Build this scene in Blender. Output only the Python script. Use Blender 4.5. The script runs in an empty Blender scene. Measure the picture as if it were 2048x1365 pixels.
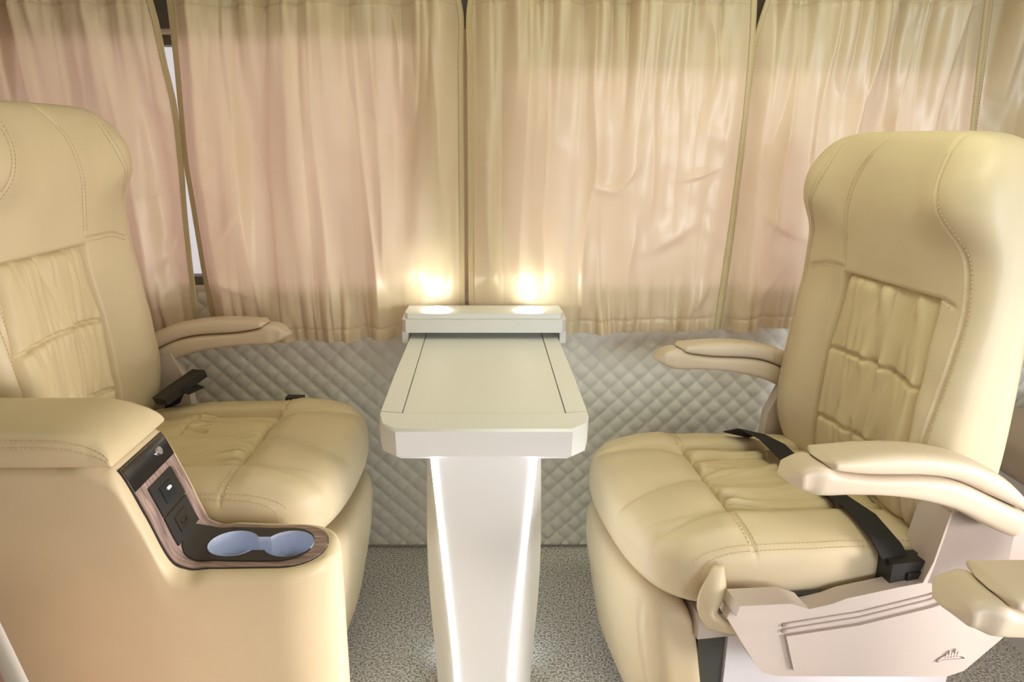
import bpy, bmesh, math, random
import numpy as np
from mathutils import Vector, Matrix

scene = bpy.context.scene
COL = scene.collection
rng = np.random.RandomState(7)
random.seed(7)

# ------------------------------------------------------------------ helpers
def link(o):
    COL.objects.link(o)
    return o

def tag(o, label=None, cat=None, group=None, kind=None):
    if label: o['label'] = label
    if cat: o['category'] = cat
    if group: o['group'] = group
    if kind: o['kind'] = kind
    return o

def empty(name, loc=(0, 0, 0), rz=0.0):
    o = bpy.data.objects.new(name, None)
    o.empty_display_size = 0.05
    o.location = loc
    o.rotation_euler = (0, 0, rz)
    return link(o)

def mesh(name, verts, faces, mat, parent=None, smooth=True, flip=False):
    """faces: list of tuples or (n,4) array"""
    me = bpy.data.meshes.new(name)
    verts = np.asarray(verts, dtype=np.float32).reshape(-1, 3)
    if isinstance(faces, np.ndarray):
        f = faces[:, ::-1] if flip else faces
        n, k = f.shape
        me.vertices.add(len(verts)); me.vertices.foreach_set('co', verts.ravel())
        me.loops.add(n * k); me.loops.foreach_set('vertex_index', f.astype(np.int32).ravel())
        me.polygons.add(n); me.polygons.foreach_set('loop_start', np.arange(0, n * k, k, dtype=np.int32))
        me.update(calc_edges=True)
    else:
        fl = [tuple(reversed(f)) for f in faces] if flip else faces
        me.from_pydata([tuple(map(float, v)) for v in verts], [], fl)
    me.validate(); me.update()
    me.polygons.foreach_set('use_smooth', [smooth] * len(me.polygons))
    me.materials.append(mat)
    o = bpy.data.objects.new(name, me)
    if parent: o.parent = parent
    return link(o)

def from_bm(name, bm, mat, parent=None, smooth=False, angle=40):
    bmesh.ops.recalc_face_normals(bm, faces=bm.faces)
    me = bpy.data.meshes.new(name)
    bm.to_mesh(me); bm.free()
    if smooth:
        me.polygons.foreach_set('use_smooth', [True] * len(me.polygons))
        try: me.set_sharp_from_angle(angle=math.radians(angle))
        except Exception: pass
    me.materials.append(mat)
    o = bpy.data.objects.new(name, me)
    if parent: o.parent = parent
    return link(o)

def bevel(bm, w, seg=3, ang=30):
    es = [e for e in bm.edges if len(e.link_faces) == 2 and e.calc_face_angle(0) > math.radians(ang)]
    if es: bmesh.ops.bevel(bm, geom=es, offset=w, segments=seg, affect='EDGES', profile=0.5)

def box_bm(x0, x1, y0, y1, z0, z1, bm=None):
    bm = bm or bmesh.new()
    v = [bm.verts.new(p) for p in ((x0,y0,z0),(x1,y0,z0),(x1,y1,z0),(x0,y1,z0),(x0,y0,z1),(x1,y0,z1),(x1,y1,z1),(x0,y1,z1))]
    for f in ((0,3,2,1),(4,5,6,7),(0,1,5,4),(1,2,6,5),(2,3,7,6),(3,0,4,7)): bm.faces.new([v[i] for i in f])
    return bm

def prism_bm(pts, a0, a1, axis='y', bm=None):
    """polygon pts in the plane across `axis`, extruded a0..a1"""
    bm = bm or bmesh.new()
    def P(p, a):
        return {'x': (a, p[0], p[1]), 'y': (p[0], a, p[1]), 'z': (p[0], p[1], a)}[axis]
    lo = [bm.verts.new(P(p, a0)) for p in pts]
    hi = [bm.verts.new(P(p, a1)) for p in pts]
    n = len(pts)
    bm.faces.new(lo); bm.faces.new(hi[::-1])
    for i in range(n): bm.faces.new((lo[i], lo[(i+1) % n], hi[(i+1) % n], hi[i]))
    return bm

def grid_faces(nu, nv, closed_v=False):
    i = np.arange(nu - 1)[:, None]; m = nv if closed_v else nv - 1
    j = np.arange(m)[None, :]
    a = i * nv + j; b = i * nv + (j + 1) % nv
    c = (i + 1) * nv + (j + 1) % nv; d = (i + 1) * nv + j
    return np.stack([a, b, c, d], -1).reshape(-1, 4)

def sstep(a, b, x):
    t = np.clip((x - a) / (b - a), 0, 1); return t * t * (3 - 2 * t)

def hash2(ix, iy, seed):
    h = (ix.astype(np.int64) * 374761393 + iy.astype(np.int64) * 668265263 + seed * 982451653) & 0x7fffffff
    h = (h ^ (h >> 13)) * 1274126177 & 0x7fffffff
    return ((h ^ (h >> 16)) & 0xffff) / 65535.0 * 2 - 1

def vn(x, y, seed=0):
    x, y = np.broadcast_arrays(np.asarray(x, float), np.asarray(y, float))
    ix = np.floor(x); iy = np.floor(y); fx = x - ix; fy = y - iy
    fx = fx * fx * fx * (fx * (fx * 6 - 15) + 10); fy = fy * fy * fy * (fy * (fy * 6 - 15) + 10)
    a = hash2(ix, iy, seed); b = hash2(ix + 1, iy, seed); c = hash2(ix, iy + 1, seed); d = hash2(ix + 1, iy + 1, seed)
    return (a * (1 - fx) + b * fx) * (1 - fy) + (c * (1 - fx) + d * fx) * fy

def interp(x, knots):
    """smooth (cosine-like monotone) interpolation of knots"""
    xs = np.array([k[0] for k in knots]); ys = np.array([k[1] for k in knots])
    x = np.asarray(x, float)
    i = np.clip(np.searchsorted(xs, x) - 1, 0, len(xs) - 2)
    t = np.clip((x - xs[i]) / (xs[i+1] - xs[i]), 0, 1)
    m = np.gradient(ys, xs); h = xs[i+1] - xs[i]
    t2, t3 = t*t, t*t*t
    return (2*t3-3*t2+1)*ys[i] + (t3-2*t2+t)*h*m[i] + (-2*t3+3*t2)*ys[i+1] + (t3-t2)*h*m[i+1]

def resample(P, step):
    P = np.asarray(P, float)
    d = np.r_[0, np.cumsum(np.linalg.norm(np.diff(P, axis=0), axis=1))]
    n = max(2, int(d[-1] / step) + 1)
    t = np.linspace(0, d[-1], n)
    return np.stack([np.interp(t, d, P[:, k]) for k in range(3)], -1)

def stitch_geo(polys, dash=0.0042, gap=0.0028, r=0.0007):
    V, F = [], []
    for P in polys:
        Q = resample(P, dash + gap)
        for k in range(len(Q) - 1):
            a = Q[k]; t = Q[k+1] - Q[k]; L = np.linalg.norm(t)
            if L < 1e-6: continue
            t /= L; b = a + t * dash
            u = np.cross(t, (0.31, 0.52, 0.79)); u /= np.linalg.norm(u); w = np.cross(t, u)
            o = len(V)
            for p in (a, b):
                for cu, cw in ((1, 0), (0, 1), (-1, 0), (0, -1)): V.append(p + r * (cu * u + cw * w))
            for q in range(4): F.append((o+q, o+(q+1) % 4, o+4+(q+1) % 4, o+4+q))
            F.append((o+3, o+2, o+1, o)); F.append((o+4, o+5, o+6, o+7))
    return V, F

def tube_geo(P, r, seg=8, closed=False):
    P = np.asarray(P, float); n = len(P)
    T = np.gradient(P, axis=0); T /= np.linalg.norm(T, axis=1)[:, None]
    ref = np.array((0.13, 0.21, 0.97)); V = []
    for p, t in zip(P, T):
        u = np.cross(t, ref); u /= np.linalg.norm(u); w = np.cross(t, u)
        for k in range(seg):
            a = 2 * math.pi * k / seg; V.append(p + r * (math.cos(a) * u + math.sin(a) * w))
    F = [tuple(f) for f in grid_faces(n, seg, True)]
    F.append(tuple(range(seg))[::-1]); F.append(tuple(range((n-1)*seg, n*seg)))
    return V, F

def arc_curve(a, b, n, N):
    """N points spaced evenly round a superellipse, as unit (c, s)"""
    t = np.linspace(0, 2 * math.pi, 20001)
    c = np.sign(np.cos(t)) * np.abs(np.cos(t)) ** (2.0 / n); s = np.sign(np.sin(t)) * np.abs(np.sin(t)) ** (2.0 / n)
    d = np.r_[0, np.cumsum(np.hypot(np.diff(a * c), np.diff(b * s)))]
    q = np.linspace(0, d[-1], N, endpoint=False)
    return np.interp(q, d, c), np.interp(q, d, s)

class Slab:
    """upholstered block: length U (u), half width V (v), thickness along d, with relief on its front"""
    def __init__(s, U, V, n, kw, kd, front, back, relief, mapf, D, width=None):
        s.U, s.V, s.n, s.kw, s.kd, s.front, s.back, s.relief, s.mapf, s.D = U, V, n, kw, kd, front, back, relief, mapf, D
        s.width = width or (lambda u: 1.0)
    def E(s, u):
        un = np.clip(np.abs(u) / s.U, 0, 1)
        return (1 - un ** s.kw) ** (1 / s.kw) * s.width(u), (1 - un ** s.kd) ** (1 / s.kd)
    def mesh(s, nu, nv):
        b = np.linspace(-math.pi / 2, math.pi / 2, 20001); u = s.U * np.sin(b)
        ew, ed = s.E(u)
        d = np.r_[0, np.cumsum(np.sqrt(np.diff(u) ** 2 + (np.diff(ed) * s.D) ** 2 + (0.6 * np.diff(ew) * s.V) ** 2))]
        uu = np.interp(np.linspace(0, d[-1], nu), d, u)
        ew, ed = s.E(uu)
        c, q = arc_curve(s.V, s.D, s.n, nv)
        Ug = np.repeat(uu[:, None], nv, 1); Vg = s.V * ew[:, None] * c[None, :]
        S = q[None, :] * np.ones_like(Ug); Ed = ed[:, None] * np.ones_like(Ug)
        d = np.where(S > 0, S * s.front(Ug, Vg), S * s.back(Ug, Vg)) * Ed
        d = d + s.relief(Ug, Vg) * sstep(0.15, 0.75, S * Ed)
        P = s.mapf(Ug, Vg, d)
        return P.reshape(-1, 3), grid_faces(nu, nv, True)
    def at(s, u, v, off=0.0, relief=None):
        u, v = np.broadcast_arrays(np.asarray(u, float), np.asarray(v, float))
        ew, ed = s.E(u); c = np.clip(np.abs(v) / np.maximum(s.V * ew, 1e-6), 0, 1)
        S = (1 - c ** s.n) ** (1 / s.n)
        rel = (relief or s.relief)(u, v)
        d = S * s.front(u, v) * ed + rel * sstep(0.15, 0.75, S * ed) + off
        return s.mapf(u, v, d)

# ------------------------------------------------------------------ materials
def new_mat(name):
    m = bpy.data.materials.new(name); m.use_nodes = True
    nt = m.node_tree; nt.nodes.clear()
    out = nt.nodes.new('ShaderNodeOutputMaterial')
    return m, nt, out

def pbsdf(nt, col, rough=0.5, spec=0.5, metal=0.0, sheen=0.0):
    b = nt.nodes.new('ShaderNodeBsdfPrincipled')
    b.inputs['Base Color'].default_value = (*col, 1); b.inputs['Roughness'].default_value = rough
    b.inputs['Specular IOR Level'].default_value = spec; b.inputs['Metallic'].default_value = metal
    if sheen: b.inputs['Sheen Weight'].default_value = sheen
    return b

def add_bump(nt, b, scale, strength, dist=0.001, detail=3, kind='noise', coord='Object'):
    tc = nt.nodes.new('ShaderNodeTexCoord')
    if kind == 'noise':
        t = nt.nodes.new('ShaderNodeTexNoise'); t.inputs['Detail'].default_value = detail; o = t.outputs['Fac']
    else:
        t = nt.nodes.new('ShaderNodeTexVoronoi'); o = t.outputs['Distance']
    t.inputs['Scale'].default_value = scale
    nt.links.new(tc.outputs[coord], t.inputs['Vector'])
    bp = nt.nodes.new('ShaderNodeBump'); bp.inputs['Strength'].default_value = strength; bp.inputs['Distance'].default_value = dist
    nt.links.new(o, bp.inputs['Height']); nt.links.new(bp.outputs['Normal'], b.inputs['Normal'])
    return tc, t

def vary(nt, b, col, amt, scale):
    tc = nt.nodes.new('ShaderNodeTexCoord'); t = nt.nodes.new('ShaderNodeTexNoise'); t.inputs['Scale'].default_value = scale
    nt.links.new(tc.outputs['Object'], t.inputs['Vector'])
    r = nt.nodes.new('ShaderNodeValToRGB')
    r.color_ramp.elements[0].position = 0.3; r.color_ramp.elements[1].position = 0.7
    r.color_ramp.elements[0].color = (*[c * (1 - amt) for c in col], 1); r.color_ramp.elements[1].color = (*[min(1, c * (1 + amt)) for c in col], 1)
    nt.links.new(t.outputs['Fac'], r.inputs['Fac']); nt.links.new(r.outputs['Color'], b.inputs['Base Color'])

def simple(name, col, rough=0.5, spec=0.5, metal=0.0, bump=None, var=None, sheen=0.0):
    m, nt, out = new_mat(name)
    b = pbsdf(nt, col, rough, spec, metal, sheen)
    if bump: add_bump(nt, b, *bump)
    if var: vary(nt, b, col, *var)
    nt.links.new(b.outputs[0], out.inputs[0])
    return m

def emit(name, col, strength):
    m, nt, out = new_mat(name)
    e = nt.nodes.new('ShaderNodeEmission'); e.inputs[0].default_value = (*col, 1); e.inputs[1].default_value = strength
    nt.links.new(e.outputs[0], out.inputs[0])
    return m

LEATHER_COL = (0.60, 0.495, 0.315)
M = {}
M['leather'] = simple('beige_leather', LEATHER_COL, 0.46, 0.4, bump=(900, 0.16, 0.0006, 2), var=(0.03, 9))
M['insert'] = simple('soft_pleated_leather', (0.60, 0.495, 0.30), 0.52, 0.35, bump=(900, 0.16, 0.0006, 2))
M['thread'] = simple('stitching_thread', (0.62, 0.47, 0.30), 0.8, 0.2)
M['plastic'] = simple('cream_plastic', (0.56, 0.475, 0.41), 0.42, 0.4, bump=(1500, 0.06, 0.0004, 2))
M['arm'] = simple('armrest_skin', (0.58, 0.475, 0.345), 0.42, 0.4, bump=(1100, 0.1, 0.0005, 2))
M['table'] = simple('ivory_table_laminate', (0.77, 0.775, 0.75), 0.38, 0.4, bump=(1500, 0.05, 0.0004, 2))
M['quilt'] = simple('quilted_leatherette', (0.70, 0.67, 0.58), 0.5, 0.35, bump=(900, 0.1, 0.0005, 2))
M['white'] = simple('white_plastic', (0.72, 0.69, 0.70), 0.4, 0.4)
M['dark_metal'] = simple('dark_grey_metal', (0.055, 0.058, 0.045), 0.5, 0.4)
M['black'] = simple('black_plastic', (0.018, 0.017, 0.016), 0.38, 0.5)
M['gloss'] = simple('black_gloss', (0.012, 0.011, 0.011), 0.12, 0.6)
M['web'] = simple('black_webbing', (0.028, 0.027, 0.024), 0.75, 0.2, bump=(1400, 0.5, 0.0006, 1))
M['chrome'] = simple('chrome', (0.75, 0.75, 0.78), 0.2, 0.5, metal=1.0)
M['cup'] = simple('cup_well_grey', (0.55, 0.58, 0.66), 0.35, 0.5)
M['headliner'] = simple('headliner_cloth', (0.60, 0.55, 0.42), 0.9, 0.2, bump=(700, 0.2, 0.0006, 2))
M['trimgrey'] = simple('window_trim_dark', (0.09, 0.085, 0.07), 0.5, 0.4)
M['hem'] = simple('curtain_hem_shaded', (0.50, 0.41, 0.225), 0.6, 0.3, bump=(1300, 0.2, 0.0005, 1))  # darker than the cloth: backlight blocked by the double layer put into its colour
M['wallcover'] = simple('wall_cover', (0.62, 0.56, 0.44), 0.6, 0.3, bump=(600, 0.1, 0.0006, 2))
M['led'] = emit('white_led_strip', (0.92, 0.97, 1.0), 30.0)
M['rear_glow'] = emit('added_rear_glow', (0.80, 0.92, 1.0), 10.0)
M['lampdisc'] = emit('white_lamp_disc', (1.0, 0.98, 0.9), 14.0)
M['usb'] = emit('usb_light', (1.0, 0.96, 0.9), 3.0)
M['ceilled'] = emit('ceiling_led', (1.0, 0.95, 0.7), 4.0)

def wood_mat():
    m, nt, out = new_mat('brown_wood_grain')
    b = pbsdf(nt, (0.3, 0.2, 0.15), 0.35, 0.4)
    tc = nt.nodes.new('ShaderNodeTexCoord'); mp = nt.nodes.new('ShaderNodeMapping')
    mp.inputs['Scale'].default_value = (9, 130, 9)
    t = nt.nodes.new('ShaderNodeTexNoise'); t.inputs['Scale'].default_value = 2.2; t.inputs['Detail'].default_value = 6; t.inputs['Distortion'].default_value = 0.4
    r = nt.nodes.new('ShaderNodeValToRGB')
    r.color_ramp.elements[0].position = 0.33; r.color_ramp.elements[0].color = (0.13, 0.085, 0.075, 1)
    r.color_ramp.elements[1].position = 0.66; r.color_ramp.elements[1].color = (0.42, 0.30, 0.255, 1)
    nt.links.new(tc.outputs['Object'], mp.inputs['Vector']); nt.links.new(mp.outputs[0], t.inputs['Vector'])
    nt.links.new(t.outputs['Fac'], r.inputs['Fac']); nt.links.new(r.outputs['Color'], b.inputs['Base Color'])
    nt.links.new(b.outputs[0], out.inputs[0])
    return m
M['wood'] = wood_mat()

def carpet_mat():
    m, nt, out = new_mat('grey_loop_carpet')
    b = pbsdf(nt, (0.3, 0.27, 0.23), 0.95, 0.1)
    tc = nt.nodes.new('ShaderNodeTexCoord')
    t = nt.nodes.new('ShaderNodeTexNoise'); t.inputs['Scale'].default_value = 210; t.inputs['Detail'].default_value = 3
    r = nt.nodes.new('ShaderNodeValToRGB')
    r.color_ramp.elements[0].position = 0.36; r.color_ramp.elements[0].color = (0.24, 0.23, 0.205, 1)
    r.color_ramp.elements[1].position = 0.58; r.color_ramp.elements[1].color = (0.80, 0.77, 0.71, 1)
    nt.links.new(tc.outputs['Object'], t.inputs['Vector']); nt.links.new(t.outputs['Fac'], r.inputs['Fac'])
    nt.links.new(r.outputs['Color'], b.inputs['Base Color'])
    bp = nt.nodes.new('ShaderNodeBump'); bp.inputs['Strength'].default_value = 0.9; bp.inputs['Distance'].default_value = 0.004
    nt.links.new(t.outputs['Fac'], bp.inputs['Height']); nt.links.new(bp.outputs[0], b.inputs['Normal'])
    nt.links.new(b.outputs[0], out.inputs[0])
    return m
M['carpet'] = carpet_mat()

def curtain_mat():
    m, nt, out = new_mat('satin_curtain_cloth')
    b = pbsdf(nt, (0.70, 0.595, 0.375), 0.32, 0.55, sheen=0.15)
    add_bump(nt, b, 900, 0.12, 0.0005, 2)
    tr = nt.nodes.new('ShaderNodeBsdfTranslucent'); tr.inputs['Color'].default_value = (0.84, 0.53, 0.46, 1)
    mx = nt.nodes.new('ShaderNodeMixShader'); mx.inputs[0].default_value = 0.30
    nt.links.new(b.outputs[0], mx.inputs[1]); nt.links.new(tr.outputs[0], mx.inputs[2])
    nt.links.new(mx.outputs[0], out.inputs[0])
    return m
M['curtain'] = curtain_mat()

def glass_mat():
    m, nt, out = new_mat('window_glass')
    t = nt.nodes.new('ShaderNodeBsdfTransparent'); t.inputs[0].default_value = (0.93, 0.94, 0.96, 1)
    g = nt.nodes.new('ShaderNodeBsdfGlossy'); g.inputs['Roughness'].default_value = 0.02
    mx = nt.nodes.new('ShaderNodeMixShader'); mx.inputs[0].default_value = 0.06
    nt.links.new(t.outputs[0], mx.inputs[1]); nt.links.new(g.outputs[0], mx.inputs[2]); nt.links.new(mx.outputs[0], out.inputs[0])
    return m
M['glass'] = glass_mat()

# ------------------------------------------------------------------ room shell
WALL = 1.735            # inner face of the window wall
XL, XR = -1.75, 2.1
YF = -0.45              # door side
ZC = 1.62
def structure(name, bm, mat, label, smooth=False):
    o = from_bm(name, bm, mat, None, smooth); tag(o, label, None, None, 'structure'); return o

structure('floor', box_bm(XL - .06, XR + .06, YF - .1, WALL + .1, -0.06, 0.0), M['carpet'], 'grey looped carpet covering the cabin floor')
structure('ceiling', box_bm(XL - .06, XR + .06, YF - .1, WALL + .1, ZC, ZC + .06), M['headliner'], 'beige cloth headliner over the cabin')
# window wall with two openings
W1 = (-1.6, -0.112, 0.745, 1.335); W2 = (0.038, 1.165, 0.745, 1.268)
bm = bmesh.new()
y0, y1 = WALL + 0.004, WALL + 0.075
box_bm(XL, XR, y0, y1, 0.0, 0.745, bm)
box_bm(XL, XR, y0, y1, 1.335, ZC, bm)
box_bm(W2[0], W2[1], y0, y1, 1.268, 1.335, bm)
for a, b_ in ((XL, W1[0]), (W1[1], W2[0]), (W2[1], XR)): box_bm(a, b_, y0, y1, 0.745, 1.335, bm)
structure('wall_back', bm, M['wallcover'], 'window side wall behind the satin curtains')
for k, w in ((1, W1), (2, W2)):
    fr = bmesh.new(); t = 0.022
    ya, yb = WALL + 0.02, WALL + 0.06
    box_bm(w[0], w[1], ya, yb, w[2], w[2] + t, fr); box_bm(w[0], w[1], ya, yb, w[3] - t, w[3], fr)
    box_bm(w[0], w[0] + t, ya, yb, w[2] + t, w[3] - t, fr); box_bm(w[1] - t, w[1], ya, yb, w[2] + t, w[3] - t, fr)
    o = structure('window_%d' % k, fr, M['trimgrey'], 'cabin window hidden behind the curtains')
    g = box_bm(w[0] + t, w[1] - t, WALL + .038, WALL + .043, w[2] + t, w[3] - t)
    from_bm('pane', g, M['glass'], o)
structure('wall_left', box_bm(XL - .06, XL, YF - .1, WALL + .1, 0, ZC), M['wallcover'], 'cabin end wall past the olive seat')
bm = bmesh.new()
for b_ in ((YF - .1, -.35, 0, ZC), (.85, WALL + .1, 0, ZC), (-.35, .85, 0, .45), (-.35, .85, 1.45, ZC)): box_bm(XR, XR + .06, b_[0], b_[1], b_[2], b_[3], bm)
structure('wall_right', bm, M['wallcover'], 'cabin end wall past the far seat')
bm = bmesh.new()          # door side wall: open sliding door between the pillars
box_bm(XL, -0.55, YF - .08, YF, 0, ZC, bm); box_bm(-0.55, XR, YF - .08, YF, 1.42, ZC, bm)
structure('wall_front', bm, M['wallcover'], 'door side wall with the open sliding doorway')

structure('dark_strip', box_bm(XL, XR, WALL - .006, WALL + .003, 1.345, 1.50), M['trimgrey'], 'added dark strip above the windows behind the curtain tops')  # dark strip added to darken the gaps between curtain tops
# quilted panel: raised diamonds, 5 cm pitch
def quilt():
    x = np.arange(-1.6, 1.45, 0.0036); z = np.arange(0.012, 0.735, 0.0036)
    X, Z = np.meshgrid(x, z)
    p = 0.0505
    a = ((X + Z * 1.02) / p) % 1.0; b = ((X - Z * 1.02) / p) % 1.0
    h = 0.0078 * (np.abs(np.sin(np.pi * a)) ** 0.42) * (np.abs(np.sin(np.pi * b)) ** 0.42)
    h += 0.0006 * vn(X * 60, Z * 60, 4)
    Y = WALL - 0.003 - h
    n0 = X.size
    V = np.stack([X, Y, Z], -1).reshape(-1, 3)
    F = grid_faces(len(z), len(x))
    o = mesh('trim_1', V, F, M['quilt'], None, True)
    tag(o, 'diamond quilted grey beige panel along the wall below the curtains', None, None, 'structure')
quilt()

# ------------------------------------------------------------------ curtains
class Curtain:
    def __init__(s, xl, xr, seed, folds, zt=1.432, creases=(), dy=0.0):
        s.xl, s.xr, s.seed, s.folds, s.zt, s.creases, s.dy = xl, xr, seed, folds, zt, creases, dy
    def zb(s, X): return 0.617 + (X + 0.41) * 0.028 + 0.0035 * vn(X * 28, 0.3, s.seed + 5)
    def edges(s, t): return interp(t, s.xl), interp(t, s.xr)
    def pos(s, a, t):
        """a across 0..1, t down 0..1"""
        l, r = s.edges(t)
        X0 = l + (r - l) * a
        zb = s.zb(X0)
        Z = s.zt + (zb - s.zt) * t
        sd = s.seed
        gt = np.exp(-(t / 0.24) ** 1.3); gb = np.exp(-((1 - t) / 0.105) ** 1.3)
        w = X0 - 0.02 * (vn(X0 * 3, t * 2, sd) * t)
        def ridge(x, y, q):
            n = vn(x, y, q); return np.tanh(2.0 * n)
        d = 0.024 * gt * ridge(w * 23, t * 1.2, sd + 1) + 0.030 * gt * np.abs(vn(w * 30 + 3, t * 1.6, sd + 21)) + 0.008 * gt * vn(w * 60, t * 4, sd + 8)
        d += 0.022 * gb * np.abs(vn(w * 42 + 1, t * 2, sd + 23)) + 0.0135 * gb * ridge(w * 30 + 2 * (1 - t), t * 2, sd + 2) + 0.0065 * gb * vn(w * 75, t * 8, sd + 9)
        mid = np.clip(1 - 0.35 * gt - 0.6 * gb, 0, 1)
        d += 0.022 * mid * ridge(w * 9.5, t * 1.1, sd + 3) + 0.028 * mid * np.abs(vn(w * 11 + 5, t * 1.3, sd + 22)) + 0.0115 * mid * vn(w * 21, t * 2.0, sd + 4)
        d += 0.0025 * vn(w * 14, Z * 16, sd + 6)
        # folds drawn as lines from top to bottom
        for (xa, ta, xb, tb, wd, amp, sh) in s.folds:
            tt = np.clip((t - ta) / (tb - ta), 0, 1)
            xc = xa + (xb - xa) * tt + 0.006 * np.sin(tt * 5 + xa * 9)
            env = sstep(ta - 0.10, ta + 0.06, t) * (1 - sstep(tb - 0.06, tb + 0.10, t))
            q = (X0 - xc) / wd
            prof = np.where(q < 0, np.exp(-np.abs(q) ** 1.2 * (1 if sh >= 0 else 3.2)), np.exp(-np.abs(q) ** 1.2 * (3.2 if sh >= 0 else 1)))
            d += amp * env * prof
        for (cx, cz, ang, ln, wd, amp) in s.creases:
            ca, sa = math.cos(ang), math.sin(ang)
            p = (X0 - cx) * ca + (Z - cz) * sa; q = -(X0 - cx) * sa + (Z - cz) * ca
            q = q - 0.06 * p * p / ln
            d += 0.75 * amp * np.exp(-(p / ln) ** 2) * np.where(q > 0, np.exp(-(q / wd) ** 2 * .6), np.exp(-(q / (wd * 0.4)) ** 2 * .6))
        # tension wrinkles running out of the side hems
        for e, sg in ((l, 1), (r, -1)):
            dist = np.abs(X0 - e)
            amp = 0.0028 * np.exp(-dist / 0.045) * sstep(0.08, 0.3, t)
            d += amp * vn(Z * 34 + sg * dist * 22 + 7, dist * 6, sd + 11) * 1.6
        # stitched pocket along the bottom and heading along the top
        hz = Z - zb
        d -= 0.0035 * np.exp(-((hz - 0.032) / 0.004) ** 2)
        d -= 0.003 * np.exp(-((Z - (s.zt - 0.046)) / 0.004) ** 2)
        belly = 0.012 * np.sin(np.pi * np.clip(t, 0, 1)) ** 0.8
        base = 1.700 + s.dy - 0.004 * (1 - t)
        Y = base - belly - (d + 0.010)
        # the hems hang straighter
        edge = np.minimum(np.abs(X0 - l), np.abs(X0 - r))
        k = 0.16 + 0.84 * sstep(0.004, 0.055, edge)
        k = k * (1 - 0.85 * (1 - sstep(.20, .26, np.abs(X0))) * (1 - sstep(.72, .80, Z)))      # tucked in behind the ledge
        Y = base - belly * k - 0.010 - d * k
        X = X0 + 0.25 * 0.004 * vn(w * 20, Z * 6, sd + 12) * mid * sstep(0, 0.04, edge)
        return np.stack(np.broadcast_arrays(X, np.minimum(Y, 1.722), Z), -1)
    def build(s, label, nx, nz, hems=(True, True)):
        a, t = np.meshgrid(np.linspace(0, 1, nx), np.linspace(0, 1, nz))
        root = empty('curtain', (0, 0, 0)); tag(root, label, 'curtain', 'satin window curtains')
        P = s.pos(a, t)
        mesh('cloth', P.reshape(-1, 3), grid_faces(nz, nx), M['curtain'], root, True)
        tt = np.linspace(0.0, 1, 320)
        sts = []
        for side, on in ((0, hems[0]), (1, hems[1])):
            if not on: continue
            l, r = s.edges(tt); wdt = r - l
            hw = 0.0125
            cols = np.array([0, 0.15, 0.5, 0.85, 1.0])
            rows = []
            for c in cols:
                aa = (c * hw / wdt) if side == 0 else 1 - c * hw / wdt
                p = s.pos(aa, tt); p[:, 1] -= 0.0022 + 0.0012 * math.sin(math.pi * c); rows.append(p)
            back = []
            for c in cols[::-1]:
                aa = (c * hw / wdt) if side == 0 else 1 - c * hw / wdt
                p = s.pos(aa, tt); p[:, 1] += 0.0006; back.append(p)
            P2 = np.stack(rows + back, 1)
            mesh('side_hem', P2.reshape(-1, 3), grid_faces(len(tt), 10, True), M['hem'], root, True)
            for c in (0.15, 0.85):
                aa = (c * hw / wdt) if side == 0 else 1 - c * hw / wdt
                p = s.pos(aa, tt); p[:, 1] -= 0.0042; sts.append(p)
        aa = np.linspace(0.02, 0.98, 500)
        for hh in (0.034,):
            l, r = s.edges(1.0); X0 = l + (r - l) * aa; zb = s.zb(X0)
            tq = 1 - hh / (s.zt - zb); p = s.pos(aa, tq); p[:, 1] -= 0.001; sts.append(p)
        p = s.pos(aa, np.full_like(aa, 0.046 / (s.zt - 0.62))); p[:, 1] -= 0.001; sts.append(p)
        V, F = stitch_geo(sts, 0.0045, 0.003, 0.0007)
        mesh('stitching', V, F, M['thread'], root, False)
        return root

cA = Curtain([(0, -1.62), (1, -1.62)], [(0, -0.730), (0.11, -0.716), (0.2, -0.710), (0.3, -0.7005), (0.47, -0.7005), (0.6, -0.705), (1, -0.708)], 11,
    [(-0.935, .1, -0.925, .9, .05, .018, 1), (-1.02, .0, -0.99, .6, .04, .012, -1), (-0.84, .1, -0.80, .85, .03, .012, 1), (-1.15, 0, -1.13, .8, .05, .016, 1)],
    creases=((-0.75, 0.86, 1.1, .05, .012, .007), (-0.77, 0.98, .5, .04, .010, .005), (-0.78, 0.72, 1.2, .06, .02, .010)), dy=-.004)
cA.build('beige satin curtain behind the headrest of the console seat, hem beside the bright gap', 330, 300, (False, True))
cB = Curtain([(0, -0.700), (0.12, -0.699), (0.3, -0.7015), (0.47, -0.7035), (0.6, -0.698), (0.8, -0.689), (1, -0.674)], [(0, -0.060), (0.07, -0.046), (0.2, -0.046), (1, -0.047)], 23,
    [(-0.385, .02, -0.375, .95, .055, .018, 1), (-0.585, .1, -0.545, .92, .045, .015, 1), (-0.475, .05, -0.50, .9, .05, .010, -1),
     (-0.25, .0, -0.245, .75, .05, .014, -1), (-0.205, .0, -0.19, .24, .02, .014, 1), (-0.29, .1, -0.26, .95, .03, .013, 1), (-0.13, .0, -0.10, .5, .03, .008, 1)],
    creases=((-0.62, 0.76, -0.5, .06, .014, .007), (-0.60, 0.90, .9, .05, .012, .006)), dy=.010)
cB.build('beige satin curtain between the bright gap and the table lamps', 300, 300)
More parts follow.
